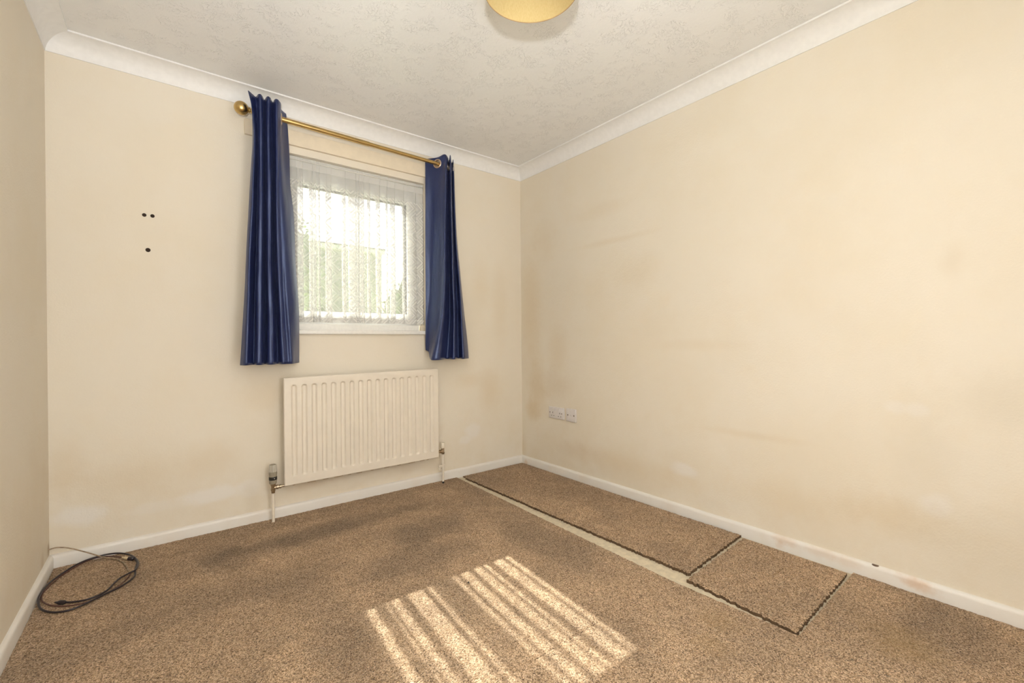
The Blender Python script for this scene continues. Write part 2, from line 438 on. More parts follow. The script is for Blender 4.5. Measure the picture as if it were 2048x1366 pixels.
def offcut(corners, label, thick=.0145):
    bm = bmnew(); carpet(bm, corners, .006, thick, .0020, .009)
    o = obj('carpet_offcut', bm, m_carpet2); o.data.materials.append(m_tuft)
    o['label'] = label; o['category'] = 'carpet'; o['group'] = 'loose carpet pieces by the right wall'
offcut([fl(931, 956), (-.075, -.058), (-.022, -1.742), fl(1377, 1148)], 'long narrow loose carpet strip starting in the far corner beside the right skirting')
offcut([fl(1375, 1160), (-.046, -1.768), (-.050, -2.190), fl(1593, 1266)], 'short squarish loose carpet piece between the long strip and the fitted carpet')
bm = bmnew(); carpet(bm, [(-.079, -.018), (-.017, -.018), (-.017, -1.42), (-.036, -1.42)], .006, .0085, .0012, .002)
carpet(bm, [(-.575, -.018), (-.079, -.018), (-.079, -.052), (-.575, -.056)], .006, .0085, .0012, .002)
o = obj('carpet_sliver', bm, m_carpet2); o.data.materials.append(m_tuft); o['label'] = 'thin leftover sliver of carpet tight against the skirting in the far corner'; o['category'] = 'carpet'

# ------------------------------------------------------------------ window
m_upvc = plain('white_upvc', (0.84, 0.83, 0.80), 0.28, var=0.02)
m_upvc2 = plain('white_window_board', (0.86, 0.84, 0.79), 0.35, var=0.03)
m_gasket = plain('black_gasket', (0.02, 0.02, 0.02), 0.6)
q = NT('window_glass'); q.t.nodes.remove(q.b)
gl = q.n('ShaderNodeBsdfGlossy'); gl.inputs['Roughness'].default_value = 0.02
tr = q.n('ShaderNodeBsdfTransparent'); tr.inputs[0].default_value = (0.93, 0.95, 0.94, 1)
fr = q.n('ShaderNodeFresnel'); fr.inputs[0].default_value = 1.45
mx = q.n('ShaderNodeMixShader'); q.l(fr.outputs[0], mx.inputs[0]); q.l(tr.outputs[0], mx.inputs[1]); q.l(gl.outputs[0], mx.inputs[2])
q.l(mx.outputs[0], q.out.inputs[0]); m_glass = q.m

win = bpy.data.objects.new('window_1', None); COL.objects.link(win); win.location = (-1.314, .09, WZ0)
win['kind'] = 'structure'; win['label'] = 'white framed window behind the net curtain'; win['category'] = 'window'
GX0, GX1, GZ0, GZ1 = -1.662, -0.966, 1.168, 1.918
def rect_frame(bm, x0, x1, z0, z1, ix0, ix1, iz0, iz1, y0, y1, bev=.003):
    box(bm, x0, ix0, y0, y1, z0, z1, bev); box(bm, ix1, x1, y0, y1, z0, z1, bev)
    box(bm, ix0, ix1, y0, y1, z0, iz0, bev); box(bm, ix0, ix1, y0, y1, iz1, z1, bev)
bm = bmnew(); rect_frame(bm, WX0, WX1, WZ0 + .045, WZ1, GX0 - .045, GX1 + .045, GZ0 - .035, GZ1 + .045, .070, .130)
obj('window_frame', bm, m_upvc, win)
bm = bmnew(); rect_frame(bm, GX0 - .052, GX1 + .052, GZ0 - .042, GZ1 + .052, GX0, GX1, GZ0, GZ1, .054, .118, .005)
obj('window_sash', bm, m_upvc, win)
bm = bmnew(); rect_frame(bm, GX0 - .003, GX1 + .003, GZ0 - .003, GZ1 + .003, GX0 + .003, GX1 - .003, GZ0 + .003, GZ1 - .003, .058, .094, 0)
obj('gasket', bm, m_gasket, win)
bm = bmnew(); box(bm, GX0, GX1, .082, .106, GZ0, GZ1); obj('window_pane', bm, m_glass, win)
bm = bmnew(); box(bm, WX0, WX1 - .030, .040, .13, WZ0 + .005, WZ0 + .047, .003); obj('sill_upstand', bm, m_upvc2, win)
bm = bmnew(); box(bm, WX0 - .002, WX1 + .002, -.024, .045, WZ0 - .017, WZ0 + .008, .004, 3)
obj('window_board', bm, m_upvc2, win, 'auto')
bm = bmnew(); box(bm, WX1 - .026, WX1, .02, .045, WZ0 + .008, WZ0 + .046, .001); obj('reveal_packer', bm, m_wall_plain, win)
# outside sill
bm = bmnew(); box(bm, WX0 - .03, WX1 + .03, .13, .33, WZ0 - .02, WZ0 + .03, .004); obj('outer_sill', bm, m_upvc, win)

# batten over the window
bm = bmnew(); box(bm, -1.930, -0.705, -.020, 0, 2.112, 2.196, .002)
m_batten = plain('cream_painted_batten', (0.80, 0.70, 0.54), 0.55, grain=.1, gs=25, var=.03)
o = obj('curtain_batten', bm, m_batten, origin=(-1.3, 0, 2.112)); o['label'] = 'cream painted timber batten fixed to the wall above the window'; o['category'] = 'batten'

# ------------------------------------------------------------------ net curtain
def net_mat():
    q = NT('white_net_lace'); q.t.nodes.remove(q.b)
    uv = q.n('ShaderNodeUVMap'); s = q.n('ShaderNodeSeparateXYZ'); q.l(uv.outputs[0], s.inputs[0])
    u = q.math('DIVIDE', s.outputs[0], 0.122); v = q.math('DIVIDE', s.outputs[1], 0.122)
    a = q.math('ABSOLUTE', q.math('SUBTRACT', q.math('FRACT', u), 0.5)); b = q.math('ABSOLUTE', q.math('SUBTRACT', q.math('FRACT', v), 0.5))
    d = q.math('MULTIPLY', q.math('ADD', a, b), 2.0)
    m = q.math('ABSOLUTE', q.math('SUBTRACT', d, 1.0))                 # 1 in the diamond centres, 0 on the lattice
    l1 = q.mr(q.math('ABSOLUTE', q.math('SUBTRACT', m, 0.36)), 0.07, 0.12, 1, 0)
    l2 = q.mr(q.math('ABSOLUTE', q.math('SUBTRACT', m, 0.06)), 0.05, 0.10, 0.6, 0)
    l3 = q.mr(m, 0.72, 0.80, 0, 0.5)
    pat = q.math('MAXIMUM', q.math('MAXIMUM', l1, l2), l3)
    hem = q.mr(s.outputs[1], 1.128, 1.130, 1.0, 0.0, False)             # doubled hem
    head = q.mr(s.outputs[1], 2.000, 2.004, 0.0, 1.0, False)            # gathered heading
    pat = q.math('MULTIPLY', pat, q.mr(s.outputs[1], 1.93, 1.935, 1.0, 0.0, False))
    thr = q.n('ShaderNodeTexWave', wave_type='BANDS', bands_direction='X'); thr.inputs['Scale'].default_value = 160
    a0 = q.math('ADD', 0.38, q.math('MULTIPLY', pat, 0.31))
    a0 = q.math('ADD', a0, q.math('MULTIPLY', head, 0.30)); a0 = q.math('ADD', a0, q.math('MULTIPLY', hem, 0.25), clamp=True)
    # a thin weave blocks more light the more steeply one looks along it
    g = q.n('ShaderNodeNewGeometry')
    cs = q.math('MAXIMUM', q.math('ABSOLUTE', q.vmath('DOT_PRODUCT', g.outputs['Incoming'], g.outputs['True Normal'])), 0.10)
    op = q.math('SUBTRACT', 1.0, q.math('POWER', q.math('SUBTRACT', 1.0, a0), q.math('DIVIDE', 1.0, cs)))
    df = q.n('ShaderNodeBsdfDiffuse'); df.inputs[0].default_value = (0.77, 0.76, 0.72, 1)
    tl = q.n('ShaderNodeBsdfTranslucent'); tl.inputs[0].default_value = (0.77, 0.76, 0.72, 1)
    tp = q.n('ShaderNodeBsdfTransparent')
    m1 = q.n('ShaderNodeMixShader'); m1.inputs[0].default_value = 0.022; q.l(df.outputs[0], m1.inputs[1]); q.l(tl.outputs[0], m1.inputs[2])
    m2 = q.n('ShaderNodeMixShader'); q.l(op, m2.inputs[0]); q.l(tp.outputs[0], m2.inputs[1]); q.l(m1.outputs[0], m2.inputs[2])
    q.l(m2.outputs[0], q.out.inputs[0]); return q.m
m_net = net_mat()
bm = bmnew(); uvl = bm.loops.layers.uv.new('UVMap')
rn = random.Random(11)
path = [(-1.768, .024)]; x = -1.768
while x < -0.90:
    # a flat run, then a pleat folded back on itself
    x += rn.choice([.018, .028, .036, .048, .060, .080]); path.append((x, .024 + rn.uniform(-.006, .002)))
    bk = rn.choice([.008, .014, .020, .028, .038])
    path.append((x + .004, .030)); path.append((x - bk * .5, .027)); path.append((x - bk, .031)); path.append((x - bk + .004, .037))
    x += .004
    path.append((x, .034))
path.append((-.858, .022))
P2 = catmull([(a, b, 0) for a, b in path], 6)
arc = [0]
for a, b in zip(P2, P2[1:]): arc.append(arc[-1] + (b - a).length)
NZ = 44; zt, zb = 2.066, 1.100; grid = []
for j in range(NZ + 1):
    t = j / NZ; z = zt + (zb - zt) * t; row = []
    for i, p in enumerate(P2):
        am = 0.35 + 0.75 * min(1, t * 2.5) + .25 * noise.noise(Vector((p.x * 6, t * 2.0, 0)))
        yy = .024 + (p.y - .024) * am + .003 * noise.noise(Vector((p.x * 25, t * 5, 2)))
        xx = p.x + .006 * noise.noise(Vector((p.x * 8, t * 2.2, 5))) * t
        zz = z + (.0035 * noise.noise(Vector((p.x * 14, 9, 0))) if j == NZ else 0)
        row.append(bm.verts.new((min(max(xx, -1.772), -.856), yy, zz)))
    grid.append(row)
for j in range(NZ):
    for i in range(len(P2) - 1):
        f = bm.faces.new((grid[j][i], grid[j][i + 1], grid[j + 1][i + 1], grid[j + 1][i]))
        for lp, (jj, ii) in zip(f.loops, ((j, i), (j, i + 1), (j + 1, i + 1), (j + 1, i))):
            lp[uvl].uv = (arc[ii], zt + (zb - zt) * jj / NZ)
net = thing('net_curtain', 'white sheer net curtain with a diamond lace pattern across the window', 'net curtain', (-1.313, .024, 1.10))
obj('net_panel', bm, m_net, net, True, recalc=False)
bm = bmnew(); tube(bm, [(WX0 + .001, .018, 2.045), (WX1 - .001, .018, 2.045)], .0022, 8)
m_wire = plain('white_curtain_wire', (0.8, 0.78, 0.7), .4)
obj('curtain_wire', bm, m_wire, net, True)

# ------------------------------------------------------------------ curtain pole
m_brass = plain('antique_brass', (0.58, 0.41, 0.17), 0.28, 1.0, var=0.06, gs=20)
PY = -0.100
def pole_z(x): return 2.2065 + (x + 1.95) * (-0.0150)
px0, px1 = -1.905, -0.735
pole = thing('curtain_pole', 'antique brass curtain pole with a ball finial above the window', 'curtain pole', (-1.32, 0, 2.19))
bm = bmnew(); a = Vector((px0, PY, pole_z(px0))); b = Vector((-1.28, PY, pole_z(-1.28))); lathe(bm, a, b - a, [(0, .0140), ((b - a).length, .0140)], 28); obj('pole', bm, m_brass, pole, 'auto')
bm = bmnew(); a = Vector((-1.30, PY, pole_z(-1.30))); b = Vector((px1, PY, pole_z(px1))); lathe(bm, a, b - a, [(0, .0122), ((b - a).length, .0122), ((b - a).length + .003, .009)], 28); obj('pole', bm, m_brass, pole, 'auto')
bm = bmnew(); c = Vector((px0, PY, pole_z(px0)))
pr = [(-.002, .0150), (.004, .0155), (.006, .011), (.010, .010), (.012, .0145), (.015, .0145), (.017, .011)]
for i in range(1, 16):
    t = i / 16 * PI; pr.append((.050 - .034 * math.cos(t), max(.002, .034 * math.sin(t))))
pr = [p for p in pr if p[1] > .0021]
lathe(bm, c, (-1, 0, 0), pr + [(.0838, .003)], 32); obj('finial', bm, m_brass, pole, True, 'round brass ball finial')
for bx in (-1.845, -.760):
    bm = bmnew(); z = pole_z(bx)
    lathe(bm, (bx, -.019, z - .025), (0, -1, 0), [(0, .022), (.004, .021), (.006, .008), (.07, .007)], 20)
    tube(bm, [(bx, -.086, z - .025), (bx, -.094, z - .022), (bx, -.1, z - .0165)], .006, 8)
    torus(bm, (bx, PY, z), (1, 0, 0), .0165, .003, 20, 6)
    obj('bracket', bm, m_brass, pole, 'auto')

# ------------------------------------------------------------------ blue curtains
def satin():
    q = NT('navy_satin'); uv = q.n('ShaderNodeUVMap').outputs[0]; p = q.pos()
    st = q.vmath('MULTIPLY', uv, (1.0, 0.05, 1.0))
    n = q.noise(st, 900, 3, 0.6); slub = q.noise(q.vmath('MULTIPLY', uv, (60, 500, 1)), 1.0, 3, 0.6)
    c = q.mix(q.mr(slub, .4, .75), (0.014, 0.020, 0.078, 1), (0.020, 0.028, 0.105, 1))
    q.set(c, 0.33, 0, 1.0); q.b.inputs['Specular Tint'].default_value = (0.55, 0.68, 1.0, 1)
    q.b.inputs['Sheen Weight'].default_value = 0.08; q.b.inputs['Sheen Roughness'].default_value = 0.35
    q.b.inputs['Sheen Tint'].default_value = (0.35, 0.42, 0.85, 1)
    h = q.math('ADD', q.math('MULTIPLY', slub, .6), q.math('MULTIPLY', q.noise(q.vmath('MULTIPLY', uv, (30, 9, 1)), 1.0, 3, .55), 2.2))
    q.bump(h, 0.35, 0.0025)
    return q.m
m_satin = satin()
m_ring = plain('bronze_eyelet', (0.62, 0.50, 0.40), 0.28, 1.0)

def curtain_rows(rows, nsub=7, nz=90, hole=True, seed=0, ztop=None):
    """rows: list of (z, [(px, y) ...]) from top to bottom; returns grid of world points"""
    sec = []
    for z, pts in rows:
        sec.append((z, [Vector((x_at(px, y, z), y, z + (e[0] if e else 0))) for px, y, *e in pts]))
    m = len(sec[0][1])
    zs = [s[0] for s in sec]
    out = []
    for j in range(nz + 1):
        z = zs[0] + (zs[-1] - zs[0]) * j / nz
        k = max(i for i in range(len(zs) - 1) if zs[i] >= z - 1e-9)
        t = (zs[k] - z) / (zs[k] - zs[k + 1]); 
        cp = []
        for c in range(m):
            p0 = sec[max(k - 1, 0)][1][c]; p1 = sec[k][1][c]; p2 = sec[k + 1][1][c]; p3 = sec[min(k + 2, len(sec) - 1)][1][c]
            # monotone-ish hermite in z
            m1 = (p2 - p0) * (0.5 if k > 0 else 1.0); m2 = (p3 - p1) * (0.5 if k + 2 < len(sec) else 1.0)
            if k > 0: m1 *= 2 * (zs[k] - zs[k + 1]) / (zs[k - 1] - zs[k + 1])
            if k + 2 < len(sec): m2 *= 2 * (zs[k] - zs[k + 1]) / (zs[k] - zs[k + 2])
            h = (2 * t ** 3 - 3 * t * t + 1) * p1 + (t ** 3 - 2 * t * t + t) * m1 + (-2 * t ** 3 + 3 * t * t) * p2 + (t ** 3 - t * t) * m2
            cp.append(h)
        line = catmull(cp, nsub)
        for i, p in enumerate(line):
            s = i / len(line)
            wgt = min(1, j / nz * 3)
            p.x += .0035 * wgt * noise.noise(Vector((s * 9, z * 3.1, seed)))
            p.y += .0055 * wgt * noise.noise(Vector((s * 7, z * 2.6, seed + 5))) + .0016 * noise.noise(Vector((s * 30, z * 9, seed + 9)))
        out.append(line)
    return out
def build_curtain(name, label, rows, seed, base):
    g = curtain_rows(rows, seed=seed)
    root = thing(name, label, 'curtain', base, 'pair of navy curtains')
    bm = bmnew(); uvl = bm.loops.layers.uv.new('UVMap')
    V = [[bm.verts.new(p) for p in r] for r in g]
    ref = g[len(g) // 2]; arc = [0]
    for a, b in zip(ref, ref[1:]): arc.append(arc[-1] + (b - a).length)
    cross = []
    for j in range(len(V) - 1):
        for i in range(len(V[0]) - 1):
            q4 = (V[j][i], V[j][i + 1], V[j + 1][i + 1], V[j + 1][i])
            c = sum((v.co for v in q4), Vector()) / 4
            if math.hypot(c.y - PY, c.z - pole_z(c.x)) < .0195: continue
            f = bm.faces.new(q4)
            for lp, (jj, ii) in zip(f.loops, ((j, i), (j, i + 1), (j + 1, i + 1), (j + 1, i))):
                lp[uvl].uv = (arc[ii], g[jj][0].z)
    jr = min(range(len(g)), key=lambda j: abs(g[j][len(g[j]) // 2].z - pole_z(base[0])))
    for i in range(len(g[jr]) - 1):
        a, b = g[jr][i], g[jr][i + 1]
        if (a.y - PY) * (b.y - PY) <= 0 and abs(a.y - b.y) > 1e-6:
            t = (PY - a.y) / (b.y - a.y); c = a + (b - a) * t; n = Vector((b.y - a.y, -(b.x - a.x), 0))
            if n.x < 0: n = -n
            cross.append((Vector((c.x, PY, pole_z(c.x))), n))
    o = obj('curtain_panel', bm, m_satin, root, True, recalc=True)
    md = o.modifiers.new('cloth', 'SOLIDIFY'); md.thickness = .0022; md.offset = 0
    for c, n in cross:
        if c.x > px1 + .01: continue
        bm = bmnew(); torus(bm, c, n, .0255, .0065, 30, 8, .9); obj('eyelet', bm, m_ring, root, True)
    # side hem, a narrow turned edge down the leading side
    return root
def pleats(E, first, ridges, valleys, tail, R, V, hw):
    """edge point, then rounded ridges with narrow valleys between, then the tail that turns back"""
    out = list(E) + list(first)
    for k, c in enumerate(ridges):
        out += [(c - hw, R + .012), (c, R), (c + hw, R + .012)]
        if k < len(valleys): out.append((valleys[k], V))
    return out + list(tail)
rowsL = [
    (2.272, pleats([(496, -.172), (504, -.150)], [(511.5, -.128)], [520, 537, 553.5], [529, 545.5], [(561.5, -.13), (562, -.07), (572, -.032)], -.172, -.122, 4.0)),
    (2.200, pleats([(503, -.165), (507, -.150)], [(513.5, -.128)], [521, 537, 553.5], [529, 545.5], [(561.5, -.13), (563, -.07), (575, -.032)], -.168, -.120, 4.0)),
    (2.050, pleats([(505, -.140), (509, -.165)], [(515, -.112)], [521.5, 537, 554], [529, 545.5], [(562, -.14), (566, -.075), (578.5, -.032)], -.168, -.108, 4.0)),
    (1.880, pleats([(502, -.140), (508, -.168)], [(515, -.100)], [522, 537.5, 554.5], [529.5, 546], [(564, -.15), (571, -.085), (580, -.040)], -.172, -.095, 4.0)),
    (1.700, pleats([(498, -.140), (506, -.170)], [(514, -.095)], [521.5, 538, 555.5], [529.5, 546.5], [(568, -.155), (578, -.11), (587, -.050)], -.175, -.090, 4.2)),
    (1.400, pleats([(492, -.140), (500, -.170)], [(511, -.095)], [520, 539, 559], [529.5, 549], [(573, -.165), (584, -.13), (592, -.060)], -.178, -.090, 4.8)),
    (1.150, pleats([(488, -.140), (498, -.174)], [(509, -.105)], [519, 541, 564], [530, 552], [(578, -.172), (591, -.13), (597.5, -.060)], -.182, -.100, 5.5)),
    (0.866, pleats([(480, -.145), (493, -.182)], [(506, -.125)], [518, 542, 569], [530.5, 555], [(584, -.178), (590.5, -.13), (598, -.050)], -.188, -.125, 6.5)),
]
build_curtain('curtain', 'navy satin eyelet curtain hanging at the left of the window, beside the ball finial', rowsL, 3, (-1.83, -.1, .86))
rowsR = [
    (2.243, [(850, -.030, -.014), (862, -.062, -.012), (876, -.103, -.010), (889, -.150), (896, -.115), (897, -.05), (900.5, -.165), (903.5, -.05), (906, -.11), (907, -.06)]),
    (2.180, [(850.5, -.030), (862, -.062), (876, -.103), (887, -.142), (893, -.165), (897, -.06), (901, -.160), (904, -.05), (907, -.11), (908, -.06)]),
    (1.950, [(851, -.030), (864, -.055), (877, -.105), (886, -.150), (892, -.170), (897, -.06), (902, -.165), (905, -.06), (908.5, -.11), (910, -.06)]),
    (1.650, [(851, -.030), (864, -.055), (877, -.105), (886, -.155), (891, -.175), (897, -.07), (904, -.170), (908, -.06), (912, -.12), (915, -.07)]),
    (1.400, [(851, -.030), (862, -.050), (874, -.100), (885, -.165), (891, -.175), (899, -.08), (906, -.175), (912, -.07), (918, -.14), (922, -.08)]),
    (1.150, [(851, -.030), (860, -.050), (871, -.100), (881, -.170), (888, -.180), (899, -.085), (908, -.180), (915, -.08), (923, -.16), (929, -.09)]),
    (0.950, [(851.5, -.030), (858, -.050), (863, -.100), (870, -.175), (882, -.190), (896, -.10), (908, -.185), (916, -.09), (925, -.17), (935, -.10)]),
    (0.858, [(852, -.030, .062), (857, -.050, .050), (860, -.100, .01), (864, -.178), (880, -.195), (894, -.11), (908, -.190), (917, -.10), (926, -.18), (937, -.11)]),
]
build_curtain('curtain', 'navy satin eyelet curtain hanging at the right of the window, one bronze eyelet showing', rowsR, 17, (-.78, -.1, .86))

# ------------------------------------------------------------------ radiator
m_rad = plain('cream_white_radiator_enamel', (0.80, 0.725, 0.615), 0.33, grain=.05, gs=18, var=.02)
m_rust = plain('grimy_seam', (0.42, 0.28, 0.15), 0.7)
RX0, RX1, RZ0, RZ1, RY = -1.763, -0.805, 0.186, 0.790, -0.085
rad = thing('radiator', 'cream pressed steel panel radiator below the window', 'radiator', (-1.284, 0, RZ0))
def tilt(x): return (x - RX0) / (RX1 - RX0) * 0.010 - .006       # its top edge climbs a touch to the right
bm = bmnew(); NG = 17; u0 = RX0 + .052; pitch = (RX1 - RX0 - .104) / (NG - 1)
xs = [RX0, RX0 + .003, RX0 + .010, RX0 + .022]
for k in range(NG):
    c = u0 + k * pitch
    xs += [c - .0265, c - .0155, c - .0125, c - .0095, c - .005, c, c + .005, c + .0095, c + .0125, c + .0155]
xs += [RX1 - .022, RX1 - .010, RX1 - .003, RX1]; xs = sorted(set(round(x, 5) for x in xs))
gz0, gz1 = RZ0 + .050, RZ1 - .045
zs = [RZ0, RZ0 + .004, RZ0 + .016, RZ0 + .035]
zs += [gz0 - .008 + i * .004 for i in range(10)] + [gz0 + .05 + i * (gz1 - gz0 - .09) / 6 for i in range(1, 6)] + [gz1 - .028 + i * .004 for i in range(10)] + [RZ1 - .022, RZ1 - .010, RZ1 - .003, RZ1]
zs = sorted(set(round(z, 5) for z in zs))
def depth(x, z):
    k = round((x - u0) / pitch); k = min(max(k, 0), NG - 1); dx = abs(x - (u0 + k * pitch))
    zz = max(gz0 + .010 - z, z - (gz1 - .010), 0)
    r = math.hypot(dx, zz)
    g = 1 - min(max((r - .0070) / .0085, 0), 1); g = g * g * (3 - 2 * g)
    y = RY + .0115 * g
    e = min(x - RX0, RX1 - x, z - RZ0, RZ1 - z)
    if e < .004: y += .003 * (1 - e / .004) ** 2
    if z > RZ1 - .004: y += .001
    return y
G = [[bm.verts.new((x, depth(x, z), z + tilt(x) * (z - RZ0) / (RZ1 - RZ0))) for x in xs] for z in zs]
for j in range(len(zs) - 1):
    for i in range(len(xs) - 1): bm.faces.new((G[j][i], G[j][i + 1], G[j + 1][i + 1], G[j + 1][i]))
rim = G[0][:] + [r[-1] for r in G[1:]] + G[-1][:-1][::-1] + [r[0] for r in G[1:-1]][::-1]
bk = [bm.verts.new((v.co.x, RY + .017, v.co.z)) for v in rim]
n = len(rim)
for i in range(n): bm.faces.new((rim[i], rim[(i + 1) % n], bk[(i + 1) % n], bk[i]))
bm.faces.new(bk)
obj('front_panel', bm, m_rad, rad, 'auto')
bm = bmnew(); box(bm, RX0 + .008, RX1 - .008, RY + .0165, RY + .026, RZ0 - .004, RZ0 + .02, .001)
box(bm, RX0 + .012, RX1 - .012, RY + .0165, RY + .034, RZ0 + .03, RZ1 - .03, .003)
obj('back_panel', bm, m_rad, rad)
bm = bmnew()
for i in range(12):
    x = RX0 + .03 + i * .078 + random.uniform(-.02, .02); box(bm, x, x + random.uniform(.01, .05), RY + .012, RY + .0175, RZ0 - .0055, RZ0 - .0005 + .001)
o = obj('bottom_seam', bm, m_rust, rad, label='rusty brown seam along the bottom edge'); o['kind'] = 'stuff'
for bx in (RX0 + .14, RX1 - .14):
    for bz in (RZ0 + .02, RZ1 - .13):
        bm = bmnew(); box(bm, bx - .016, bx + .016, -.052, -.0005, bz, bz + .08, .002); obj('wall_bracket', bm, m_rad, rad)
# thermostatic valve on the left
m_trvg = plain('grey_valve_plastic', (0.33, 0.29, 0.22), 0.45)
m_ribg = plain('pale_grip', (0.62, 0.58, 0.50), 0.4)
m_black = plain('black_plastic', (0.02, 0.018, 0.016), 0.4)
m_nickel = plain('tarnished_nickel', (0.45, 0.36, 0.25), 0.35, 1.0, var=.12, gs=90)
m_pipe = plain('cream_painted_pipe', (0.80, 0.72, 0.60), 0.4, var=.03)
m_ivory = plain('ivory_plastic', (0.80, 0.73, 0.60), 0.4)
VX, VY = -1.818, -0.070
z1 = on(1, VY, 547, 928).z; zb_ = on(1, VY, 547, 967).z
trv = thing('thermostatic_valve', 'grey thermostatic radiator valve with a black band at the left end of the radiator', 'valve', (VX, VY, zb_ - .06), None)
bm = bmnew(); hh = z1 - zb_
lathe(bm, (VX, VY, zb_), (0, 0, 1), [(0, .0165), (.004, .0185), (hh * .30, .0195), (hh * .48, .0195), (hh * .50, .0205), (hh * .93, .0180), (hh * .98, .0150), (hh, .010)], 32)
obj('valve_head', bm, m_trvg, trv, 'auto')
for k in range(16):
    a = 2 * PI * k / 16
    bm = bmnew(); c0 = Vector((VX + .0195 * math.cos(a), VY + .0195 * math.sin(a), zb_ + hh * .62)); c1 = Vector((VX + .0168 * math.cos(a), VY + .0168 * math.sin(a), zb_ + hh * .97))
    tube(bm, [c0, c1], .0022, 6); obj('grip_rib', bm, m_ribg, trv, 'auto')
bm = bmnew(); lathe(bm, (VX, VY, zb_ + hh * .20), (0, 0, 1), [(0, .0196), (.001, .0203), (hh * .16, .0203), (hh * .17, .0196)], 32); obj('index_band', bm, m_black, trv, 'auto', 'black band')
bm = bmnew(); lathe(bm, (VX + .004, VY - .0195, zb_ + hh * .29), (0.2, -1, 0), [(0, .0022), (.0016, .002), (.002, .001)], 10); obj('index_dot', bm, m_ivory, trv, 'auto')
bm = bmnew(); lathe(bm, (VX, VY, zb_ - .052), (0, 0, 1), [(0, .0095), (.012, .0105), (.014, .0125), (.026, .0125), (.028, .0105), (.040, .0105), (.042, .0140), (.053, .0140)], 6)
lathe(bm, (VX, VY, zb_ - .022), (1, 0, 0), [(0, .008), (.014, .008), (.015, .0125), (.026, .0125), (.027, .008), (.030, .0080), (.031, .011), (.040, .011), (.041, .007), (.070, .007)], 12)
obj('valve_body', bm, m_nickel, trv)
bm = bmnew(); lathe(bm, (VX, VY, Z0), (0, 0, 1), [(0, .0075), (zb_ - .045 - Z0, .0075)], 16)
o = obj('supply_pipe', bm, m_pipe, None, 'auto', origin=(VX, VY, Z0)); o['label'] = 'cream painted vertical pipe dropping from the thermostatic valve to the floor'; o['category'] = 'pipe'; o['group'] = 'radiator pipes'
# lockshield valve on the right with a drain cock
LX = on(1, VY, 885.5, 890).x
z1 = on(1, VY, 884, 885).z; z2 = on(1, VY, 884, 896).z; z3 = on(1, VY, 884, 907).z
lk = thing('lockshield_valve', 'small lockshield valve with an ivory cap at the right end of the radiator', 'valve', (LX, VY, z3))
bm = bmnew(); lathe(bm, (LX, VY, z2), (0, 0, 1), [(0, .0135), (.002, .0145), (z1 - z2 - .003, .0135), (z1 - z2, .0115)], 20); obj('valve_cap', bm, m_ivory, lk, 'auto', 'ivory plastic cap')
bm = bmnew(); lathe(bm, (LX, VY, z3 - .004), (0, 0, 1), [(0, .010), (.012, .0135), (.014, .010), (z2 - z3 + .006, .010)], 8)
lathe(bm, (LX, VY, z3 + .016), (-1, 0, 0), [(0, .008), (.010, .008), (.011, .012), (.022, .012), (.023, .007), (.040, .007)], 10)
obj('valve_body', bm, m_nickel, lk)
bm = bmnew(); lathe(bm, (LX + .001, VY, Z0), (0, 0, 1), [(0, .0072), (z3 - Z0, .0072)], 16)
rp = obj('return_pipe', bm, m_pipe, None, 'auto', origin=(LX, VY, Z0)); rp['label'] = 'cream painted short pipe with a drain cock dropping from the lockshield valve'; rp['category'] = 'pipe'; rp['group'] = 'radiator pipes'
zd = on(1, VY, 875, 935).z
bm = bmnew(); lathe(bm, (LX, VY, zd - .018), (0, 0, 1), [(0, .0095), (.002, .0115), (.032, .0115), (.034, .0095)], 12)
lathe(bm, (LX, VY, zd + .004), (-1, -.15, 0), [(0, .008), (.020, .008), (.021, .0105), (.030, .0105), (.031, .006), (.036, .005)], 12)
lathe(bm, (LX - .026, VY - .004, zd - .022), (0, 0, 1), [(0, .006), (.008, .0075), (.024, .0065)], 10)
obj('drain_cock', bm, m_pipe, rp, 'auto')
bm = bmnew(); lathe(bm, (LX + .001, VY, -.001), (0, 0, 1), [(0, .0080), (.012, .0078)], 14); obj('pipe_foot', bm, m_black, rp, 'auto', 'dark unpainted foot')

# ------------------------------------------------------------------ sockets on the right wall
m_sock = plain('grey_white_socket_plastic', (0.72, 0.68, 0.66), 0.35, var=.03)
m_hole2 = plain('dark_recess', (0.05, 0.04, 0.035), 0.7)
m_screw = plain('dull_screw', (0.16, 0.12, 0.09), 0.45, 0.6)
ya, yb = on(0, -.01, 1097.5, 823).y, on(0, -.01, 1127.5, 823).y
za, zb2 = .403, .488
sk = thing('double_socket', 'white double plug socket on the right wall, nearer the corner', 'socket', (0, (ya + yb) / 2, za))
bm = bmnew(); box(bm, -.010, 0, ya, yb, za, zb2, .003, 3); obj('face_plate', bm, m_sock, sk, 'auto')
wd = ya - yb
for s, cy in enumerate((ya - wd * .27, yb + wd * .27)):
    bm = bmnew(); box(bm, -.0145, -.009, cy - .0085 + (.018 if s else -.018), cy + .0085 + (.018 if s else -.018), zb2 - .032, zb2 - .010, .0015); obj('rocker_switch', bm, m_sock, sk)
    for dy, dz, sy, sz in ((0, .016, .0024, .005), (-.012, -.007, .004, .0022), (.012, -.007, .004, .0022)):
        bm = bmnew(); zc = za + .027 + dz; box(bm, -.0106, -.009, cy + dy - sy, cy + dy + sy, zc - sz, zc + sz); obj('pin_hole', bm, m_hole2, sk)
for cy in (ya - .014, yb + .022):
    bm = bmnew(); lathe(bm, (-.009, cy, (za + zb2) / 2), (-1, 0, 0), [(0, .0042), (.0018, .0042), (.0024, .003)], 12); obj('screw', bm, m_screw, sk, 'auto')
ya, yb = on(0, -.01, 1132, 830).y, on(0, -.01, 1151.5, 830).y
za, zb2 = .400, .493
